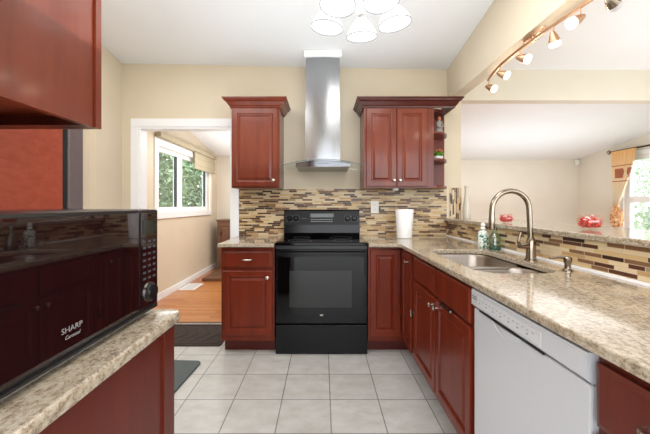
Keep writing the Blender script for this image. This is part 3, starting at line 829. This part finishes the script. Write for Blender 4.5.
# ------------------------------------------------------------ lights
# chandelier
CX, CY = .165, 1.405
r = thing('chandelier', 'five-shade white ceiling chandelier hanging above the kitchen floor', 'chandelier', (CX, CY, 2.03))
obj('stem', lathe(bmesh.new(), [(.022, 0), (.030, .01), (.030, .03), (.024, .035), (.026, .25), (.012, .27), (.010, zc(CX, CY)-2.10-.02)], (CX, CY, 2.085)), 'frostoff', r, True)
obj('ceiling_canopy', lathe(bmesh.new(), [(.012, 0), (.05, .01), (.065, .045)], (CX, CY, zc(CX, CY)-.053)), 'nickel', r, True)
for (x, y) in ((.187, 1.545), (.018, 1.465), (.322, 1.435), (.060, 1.300), (.232, 1.270)):
    dx, dy = x-CX, y-CY; dl = math.hypot(dx, dy); ux, uy = dx/dl, dy/dl
    tl = Matrix.Rotation(.16, 4, Vector((uy, -ux, 0)))
    a = obj('arm', tube(bmesh.new(), smooth_pts([(CX+ux*.028, CY+uy*.028, 2.26), (CX+ux*.09, CY+uy*.09, 2.29), (x-ux*.01, y-uy*.01, 2.20), (x-ux*.008, y-uy*.008, 2.145)], 5), .006, 8), 'nickel', r, True)
    obj('socket', lathe(bmesh.new(), [(.018, 0), (.022, .01), (.018, .03)], (x-ux*.005, y-uy*.005, 2.106)), 'frostrim', a, True)
    s = lathe(bmesh.new(), [(.074, 0), (.072, .006), (.062, .030), (.048, .052), (.032, .070), (.022, .082), (.020, .079), (.030, .067), (.046, .049), (.059, .028), (.070, .006)], (x, y, 2.04), Matrix.Rotation(-.14, 4, Vector((-uy, ux, 0))), 28, cap=False)
    so = obj('lamp_shade', s, 'frost', a, True)
    obj('shade_rim', lathe(bmesh.new(), [(.0705, -.002), (.0745, -.002), (.0745, .003), (.0705, .003), (.0705, -.002)], (x, y, 2.04), Matrix.Rotation(-.14, 4, Vector((-uy, ux, 0))), 28, cap=False), 'frostrim', so, True)
# track light on the beam underside
r = thing('track_light', 'curved copper track light with frosted spot heads under the ceiling beam', 'ceiling light', (1.31, 2.0, 2.294))
obj('ceiling_canopy', lathe(bmesh.new(), [(.02, -.034), (.045, -.028), (.052, -.014), (.056, 0)], (1.312, 1.99, 2.293), Matrix.Diagonal((.75, 1.7, 1, 1))), 'bronze', r, True)
ZT = 2.245
TP = smooth_pts([(1.345, 2.60, ZT), (1.318, 2.50, ZT), (1.288, 2.30, ZT), (1.282, 2.08, ZT), (1.290, 1.95, ZT), (1.300, 1.82, ZT), (1.318, 1.64, ZT), (1.335, 1.50, ZT), (1.35, 1.40, ZT)], 8)
obj('rail', tube(bmesh.new(), TP, .0105, 10), 'bronze', r, True)
obj('rail_clamp', lathe(bmesh.new(), [(.012, -.01), (.012, .045)], (1.296, 1.97, ZT)), 'bronze', r, True)
for hx, hy, d, k in ((1.345, 2.595, (.55, -.5, -.45), 1), (1.292, 2.33, (.70, -.35, -.40), 1), (1.282, 2.08, (.62, -.55, -.42), 1), (1.302, 1.81, (.30, .15, -.85), 1), (1.318, 1.64, (-.72, .1, -.42), 1), (1.335, 1.49, (.80, .3, -.35), 0)):
    d = Vector(d).normalized(); zt_ = ZT-.012
    j = Vector((hx, hy, ZT-.058))
    s = obj('head_stem', tube(bmesh.new(), [(hx, hy, ZT), (hx, hy, ZT-.058)], .0045, 8), 'bronze', r, True)
    R = d.to_track_quat('Z', 'Y').to_matrix().to_4x4()
    b0 = j-d*.028
    obj('head_cup', lathe(bmesh.new(), [(.004, 0), (.012, .008), (.022, .034), (.030, .062), (.028, .060), (.018, .034), (.006, .012)], b0, R, 20), 'bronze' if k else 'faucet', s, True)
    obj('head_glass', lathe(bmesh.new(), [(.020, .045), (.026, .060), (.029, .076), (.027, .086), (.014, .091), (.002, .092)], b0, R, 20), 'frostwarm' if k else 'frostoff', s, True)
    if k: point('spot_bulb', j+d*.09, .5, .025, (1, .90, .74))

# ------------------------------------------------------------ small objects
# outlet
r = thing('wall_outlet', 'white duplex outlet on the mosaic backsplash right of the range', 'outlet', (.53, YB-.01, 1.14))
obj('cover_plate', B(.488, .568, YB-.014, YB-.008, 1.145, 1.270, bev=.002), 'whiteplastic', r)
for z in (1.185, 1.23):
    bm = bmesh.new(); box(bm, .512, .544, YB-.017, YB-.014, z-.015, z+.015, .002); f = obj('socket', bm, 'white', r)
    bm = bmesh.new()
    for x in (.521, .533): box(bm, x, x+.003, YB-.0175, YB-.017, z-.004, z+.006)
    obj('slots', bm, 'blackplastic', f)
# canister / towel roll
r = thing('utensil_canister', 'plain tall white tapered canister on the worktop right of the range', 'canister', (.755, 3.02, .918))
obj('body', lathe(bmesh.new(), [(.064, 0), (.070, .004), (.072, .05), (.085, .268), (.082, .271), (.078, .264), (.068, .02)], (.768, 3.02, .918), seg=40), 'white', r, 50)
# puck light under right cabinet
tag(obj('puck_light', lathe(bmesh.new(), [(.02, -.022), (.03, -.014), (.03, 0)], (.69, 3.05, 1.387)), 'white', smooth=True), 'small white puck light under the double-door wall cabinet', 'light')
# soap bottles
r = thing('soap_bottle', 'green and white leaf-printed ceramic soap bottle beside the backsplash behind the sink', 'bottle', (1.18, 2.36, .918))
obj('body', lathe(bmesh.new(), [(.034, 0), (.037, .005), (.037, .105), (.030, .118), (.014, .126), (.013, .135)], (1.18, 2.36, .918)), 'printed', r, True)
obj('stopper', lathe(bmesh.new(), [(.012, .132), (.020, .138), (.012, .150), (.017, .163), (.010, .178), (.002, .182)], (1.18, 2.36, .918)), 'whiteplastic', r, True)
r = thing('glass_bottle', 'clear green glass bottle with dark base next to the printed soap bottle', 'bottle', (1.205, 2.245, .918))
obj('body', lathe(bmesh.new(), [(.036, .024), (.036, .085), (.026, .105), (.014, .118), (.014, .140)], (1.205, 2.245, .918)), 'greenglass', r, True)
plain('dkgreen', 'dark green glass', (44, 84, 66), .2)
obj('base', lathe(bmesh.new(), [(.036, 0), (.038, .004), (.038, .020), (.036, .024)], (1.205, 2.245, .918)), 'dkgreen', r, True)
obj('stopper', lathe(bmesh.new(), [(.013, .141), (.017, .146), (.016, .158), (.008, .168)], (1.205, 2.245, .918)), 'greenglass', r, True)
r = tag(obj('drinking_glass', lathe(bmesh.new(), [(.027, 0), (.030, .004), (.034, .085), (.031, .085), (.027, .010), (.002, .008)], (1.20, 2.47, .918), cap=False), 'glass', smooth=True), 'clear drinking glass left of the printed soap bottle', 'glass')
# bowls on the ledge
def deco_bowl(x, y, R_, label):
    r = thing('glass_bowl', label, 'bowl', (x, y, 1.096), 'round glass bowls of red pebbles on the bar ledge')
    k = R_/.058
    pr = [(.028, 0), (.042, .008), (.056, .026), (.059, .042), (.054, .060), (.046, .069), (.052, .078), (.050, .078), (.043, .069), (.051, .058), (.056, .042), (.053, .027), (.038, .011), (.002, .006)]
    obj('bowl', lathe(bmesh.new(), [(a*k, b*k) for a, b in pr], (x, y, 1.096), seg=32, cap=False), 'bowlglass', r, True)
    bm = bmesh.new()
    for q in range(170):
        a = random.uniform(0, 2*PI); zz = random.uniform(.016, .058)*k; mr = (.043 if zz < .045*k else .036)*k
        rr_ = mr*math.sqrt(random.random())
        b2 = bmesh.new(); bmesh.ops.create_icosphere(b2, subdivisions=1, radius=random.uniform(.008, .011)*k)
        merge(bm, b2, Matrix.Translation((x+rr_*math.cos(a), y+rr_*math.sin(a), 1.096+zz)))
    o = tag(obj('red_pebbles', bm, 'redfill', smooth=True), 'red glass pebbles filling the ' + ('near' if y < 2 else 'far') + ' round bowl on the bar ledge', 'pebbles'); o['kind'] = 'stuff'
deco_bowl(1.375, 2.40, .050, 'round glass bowl of red pebbles seen through the faucet arch')
deco_bowl(1.475, 1.77, .060, 'round glass bowl of red pebbles nearest the curtained window')
r = tag(obj('flower_vase', lathe(bmesh.new(), [(.034, 0), (.037, .01), (.036, .08), (.026, .17), (.017, .24), (.016, .29), (.022, .325), (.019, .325), (.013, .29), (.014, .24), (.022, .17), (.032, .08), (.030, .02)], (1.435, 3.20, 1.096), cap=False), 'milkglass', smooth=True), 'tall slim clear glass bottle vase on bar ledge against the column', 'vase')
# shelf items
r = thing('figurine', 'small white figurine with ginger head on the upper corner shelf', 'figurine', (1.125, 3.10, 1.913))
obj('body', lathe(bmesh.new(), [(.034, 0), (.036, .01), (.030, .05), (.020, .085), (.023, .105), (.020, .125), (.009, .138)], (1.125, 3.10, 1.913), Matrix.Diagonal((1, .8, 1, 1))), 'figure', r, True)
obj('head', lathe(bmesh.new(), [(.003, .134), (.014, .140), (.018, .153), (.013, .168), (.003, .174)], (1.125, 3.10, 1.913)), 'ginger', r, True)
bm = bmesh.new(); tube(bm, [(1.105, 3.095, 2.035), (1.095, 3.07, 1.99), (1.125, 3.065, 1.975)], [.008, .007, .006], 8); tube(bm, [(1.145, 3.095, 2.035), (1.157, 3.07, 1.99), (1.13, 3.065, 1.97)], [.008, .007, .006], 8); obj('arms', bm, 'figure', r, True)
r = thing('flower_pot', 'small white pot of green leaves and orange flowers on the corner shelf', 'plant', (1.115, 3.10, 1.663))
obj('pot', lathe(bmesh.new(), [(.032, 0), (.044, .02), (.046, .038), (.042, .038), (.036, .02)], (1.115, 3.10, 1.663)), 'white', r, True)
def leaf_cloud(n, c, rad, size, flat=1):
    bm = bmesh.new()
    for _ in range(n):
        v = Vector((random.gauss(0, 1), random.gauss(0, 1), random.gauss(0, 1))).normalized()*(random.random()**.4)
        p = Vector(c)+Vector((v.x*rad[0], v.y*rad[1], v.z*rad[2]))
        s = size*random.uniform(.6, 1.3)
        R = Matrix.Translation(p) @ Matrix.Rotation(random.uniform(0, 6.28), 4, 'Z') @ Matrix.Rotation(random.uniform(-1.3, 1.3), 4, 'X') @ Matrix.Rotation(random.uniform(0, 6.28), 4, 'Z')
        vs = [bm.verts.new(R @ Vector(q)) for q in ((0, -s, 0), (s*.45, -s*.2, s*.12), (s*.4, s*.4, s*.1), (0, s, 0), (-s*.4, s*.4, s*.1), (-s*.45, -s*.2, s*.12))]
        bm.faces.new(vs[:4]); bm.faces.new((vs[0], vs[3], vs[4], vs[5]))
    return bm
obj('leaves', leaf_cloud(150, (1.115, 3.09, 1.715), (.05, .045, .032), .016), 'green', r)
for x, z in ((1.095, 1.757), (1.125, 1.762), (1.145, 1.748)):
    obj('flower', lathe(bmesh.new(), [(.003, -.008), (.010, 0), (.012, .006), (.004, .012)], (x, 3.085, z), seg=8), 'orange', r, True)
# mats
def slab_mat(name, cx, cy, sx, sy, t, mat, rot=0, r_=.03):
    b = prism(bmesh.new(), rrect(-sx/2, sx/2, -sy/2, sy/2, r_, 5), 0, t, (), min(.006, t*.45))
    return xf(b, Matrix.Translation((cx, cy, 0)) @ Matrix.Rotation(rot, 4, 'Z'))
r = thing('door_mat', 'dark brown ribbed mat on the tiles in front of the doorway', 'mat', (-1.4, 3.02, 0))
obj('mat_base', slab_mat('', -1.385, 3.03, .99, .50, .010, 'mat_brown'), 'mat_brown', r)
bm = bmesh.new()
for a in ((-1.84, -.93, 2.81, 2.822), (-1.84, -.93, 3.238, 3.25), (-1.84, -1.828, 2.822, 3.238), (-.942, -.93, 2.822, 3.238)): box(bm, *a, .010, .013)
for k in range(8):
    x = -1.78+k*.1; tube(bm, [(x, 2.85, .0105), (x+.10, 3.03, .0105), (x, 3.21, .0105)], .003, 6)
obj('raised_pattern', bm, 'mat_brown', r)
tag(obj('kitchen_mat', slab_mat('', -1.30, 2.05, .66, .94, .016, 'mat_grey', -.06, .04), 'mat_grey'), 'plain grey-green cushioned mat on the tiles behind the left cabinet', 'mat')
# next room
r = thing('floor_vent', 'white rectangular vent register on the wood floor by the baseboard', 'vent', (-1.93, 4.75, 0))
obj('grille', B(-2.09, -1.86, 4.62, 4.99, 0, .008, bev=.002), 'white', r)
bm = bmesh.new()
for k in range(12): box(bm, -2.06, -1.89, 4.65+k*.027, 4.660+k*.027, .008, .0088)
obj('slots', bm, 'inklight', r)
r = thing('storage_cabinet', 'low brown wooden cabinet against the far wall seen through the doorway', 'cabinet', (-1.72, 6.15, 0))
obj('body', B(-1.97, -1.45, 5.95, 6.36, .0, .93, bev=.006), 'brownwood', r)
obj('top', B(-1.985, -1.435, 5.935, 6.37, .93, .955, bev=.004), 'brownwood', r)
obj('door', place(panel_door(.245, .78), (-1.955, 5.95, .10), '-Y'), 'brownwood', r)
obj('door', place(panel_door(.245, .78), (-1.705, 5.95, .10), '-Y'), 'brownwood', r)
obj('handle', B(-1.90, -1.875, 5.925, 5.932, .66, .74, bev=.002), 'blackplastic', r)
tag(obj('wooden_step', B(-1.95, -1.20, 5.15, 5.88, 0, .05, bev=.006), 'brownwood'), 'low dark wooden platform on the wood floor beyond the doorway', 'step')
# blinds
r = thing('roller_blind', 'tan fabric roller shade half raised over the hall window', 'blind', (-2.06, 5.1, 1.83))
obj('headrail', B(-2.10, -2.035, 4.02, 6.12, 2.09, 2.155, bev=.004), 'shade_fabric', r)
bm = bmesh.new()
for k in range(5): box(bm, -2.078+.004*(k % 2), -2.060+.004*(k % 2), 5.16, 6.1, 1.83+k*.053, 1.83+k*.053+.0535, .002)
obj('shade_fabric', bm, 'shade_fabric', r)
obj('bottom_rail', B(-2.085, -2.05, 5.155, 6.105, 1.815, 1.835, bev=.003), 'shade_fabric', r)
# motion sensor
r = thing('motion_sensor', 'small white motion sensor in the upper corner of the living room', 'sensor', (5.05, 6.35, 2.0))
obj('housing', B(5.01, 5.085, 6.33, 6.385, 2.02, 2.13, bev=.008), 'whiteplastic', r); obj('lens', B(5.02, 5.075, 6.325, 6.332, 2.03, 2.07, bev=.003), 'white', r)
# curtain & rod on the right wall
XW = XR-.075
r = thing('curtain_rod', 'dark metal curtain rod with end knob above the right window', 'curtain rod', (XW, 4.7, 2.16))
obj('rod', tube(bmesh.new(), [(XW, 5.62, 2.15), (XW, 3.7, 2.15)], .014, 10), 'darkmetal', r, True)
for y in (5.62, 3.7): obj('finial', lathe(bmesh.new(), [(.01, -.03), (.035, -.015), (.04, 0), (.03, .02), (.004, .03)], (XW, y, 2.15), Matrix.Rotation(PI/2, 4, 'X'), 16), 'faucet', r, True)
for y in (5.30, 3.85): obj('bracket', B(XW-.01, XR, y-.008, y+.008, 2.135, 2.165, bev=.002), 'darkmetal', r)
r = thing('window_curtain', 'orange and cream curtain with rust squares tied back at the right window', 'curtain', (XW, 5.4, 1.0))
b = bmesh.new(); NZ, NU = 30, 60; rows = []
def prof_c(z):
    # (y left/far edge, y right/near edge) by height
    t = (2.14-z)/(2.14-1.21)
    e = t**1.25
    return 5.50-.04*e, 5.07+(5.39-5.07)*e
for j in range(NZ+1):
    z = 2.14-(2.14-1.21)*j/NZ; ya, yb = prof_c(z); amp = .022; row = []
    for i in range(NU+1):
        u = i/NU; row.append(b.verts.new((XW-.05-amp*math.cos(u*2*PI*7), ya+(yb-ya)*u, z)))
    rows.append(row)
for p, q in zip(rows, rows[1:]):
    for i in range(NU): b.faces.new((p[i], p[i+1], q[i+1], q[i]))
bmesh.ops.recalc_face_normals(b, faces=b.faces[:])
ret = bmesh.ops.solidify(b, geom=b.faces[:], thickness=.003)
cu = obj('cloth', b, 'curtain', r, True)
obj('tieback', lathe(bmesh.new(), [(.045, 0), (.055, .01), (.045, .045)], (XW-.05, 5.425, 1.185), Matrix.Diagonal((.9, 1, 1, 1)), 18), 'ctie', r, True)
b = bmesh.new(); rings = []
for z, q in ((1.19, .045), (1.12, .085), (1.0, .10), (.90, .09), (.86, .075)):
    rings.append([b.verts.new((XW-.05+q*.6*(1+.14*math.cos(7*a))*math.cos(a), 5.425+q*(1+.14*math.cos(7*a))*math.sin(a), z)) for a in [2*PI*k/42 for k in range(42)]])
for p, q in zip(rings, rings[1:]):
    for k in range(42): b.faces.new((p[k], p[(k+1) % 42], q[(k+1) % 42], q[k]))
b.faces.new(rings[-1]); b.faces.new(rings[0][::-1]); bmesh.ops.recalc_face_normals(b, faces=b.faces[:])
obj('gathered_end', b, 'ctie', r, True)

# ------------------------------------------------------------ outdoors
lawn = struct('ground_lawn', B(-30, 30, -20, 40, -.5, -.4), 'grass')
def tree(x, y, label, mat, n=2600, h=5.0, rad=2.0, size=.11):
    r = thing('garden_tree', label, 'tree', (x, y, -.4))
    obj('trunk', tube(bmesh.new(), [(x, y, -.4), (x+.1, y, h*.35), (x, y+.1, h*.7)], [.16, .12, .06], 10), 'bark', r, True)
    bm = bmesh.new()
    for k in range(9):
        a = k*2.4; q = rad*.55*(k % 3)/2
        b2 = leaf_cloud(n//9, (x+q*math.cos(a), y+q*math.sin(a), .3+h*.62*k/8), (rad*.62, rad*.62, rad*.5), size)
        merge(bm, b2)
    obj('foliage', bm, mat, r)
tree(-4.4, 7.6, 'leafy green tree seen through the near pane of the hall window', 'leaf', 14000, 4.2, 1.7, .065)
tree(-4.6, 11.2, 'leafy green tree seen through the far pane of the hall window', 'leaf', 14000, 4.6, 2.0, .07)
tree(8.6, 7.6, 'leafy tree with glare-whitened leaves outside the curtained right window', 'leaf_glare', 14000, 4.4, 2.2, .07)
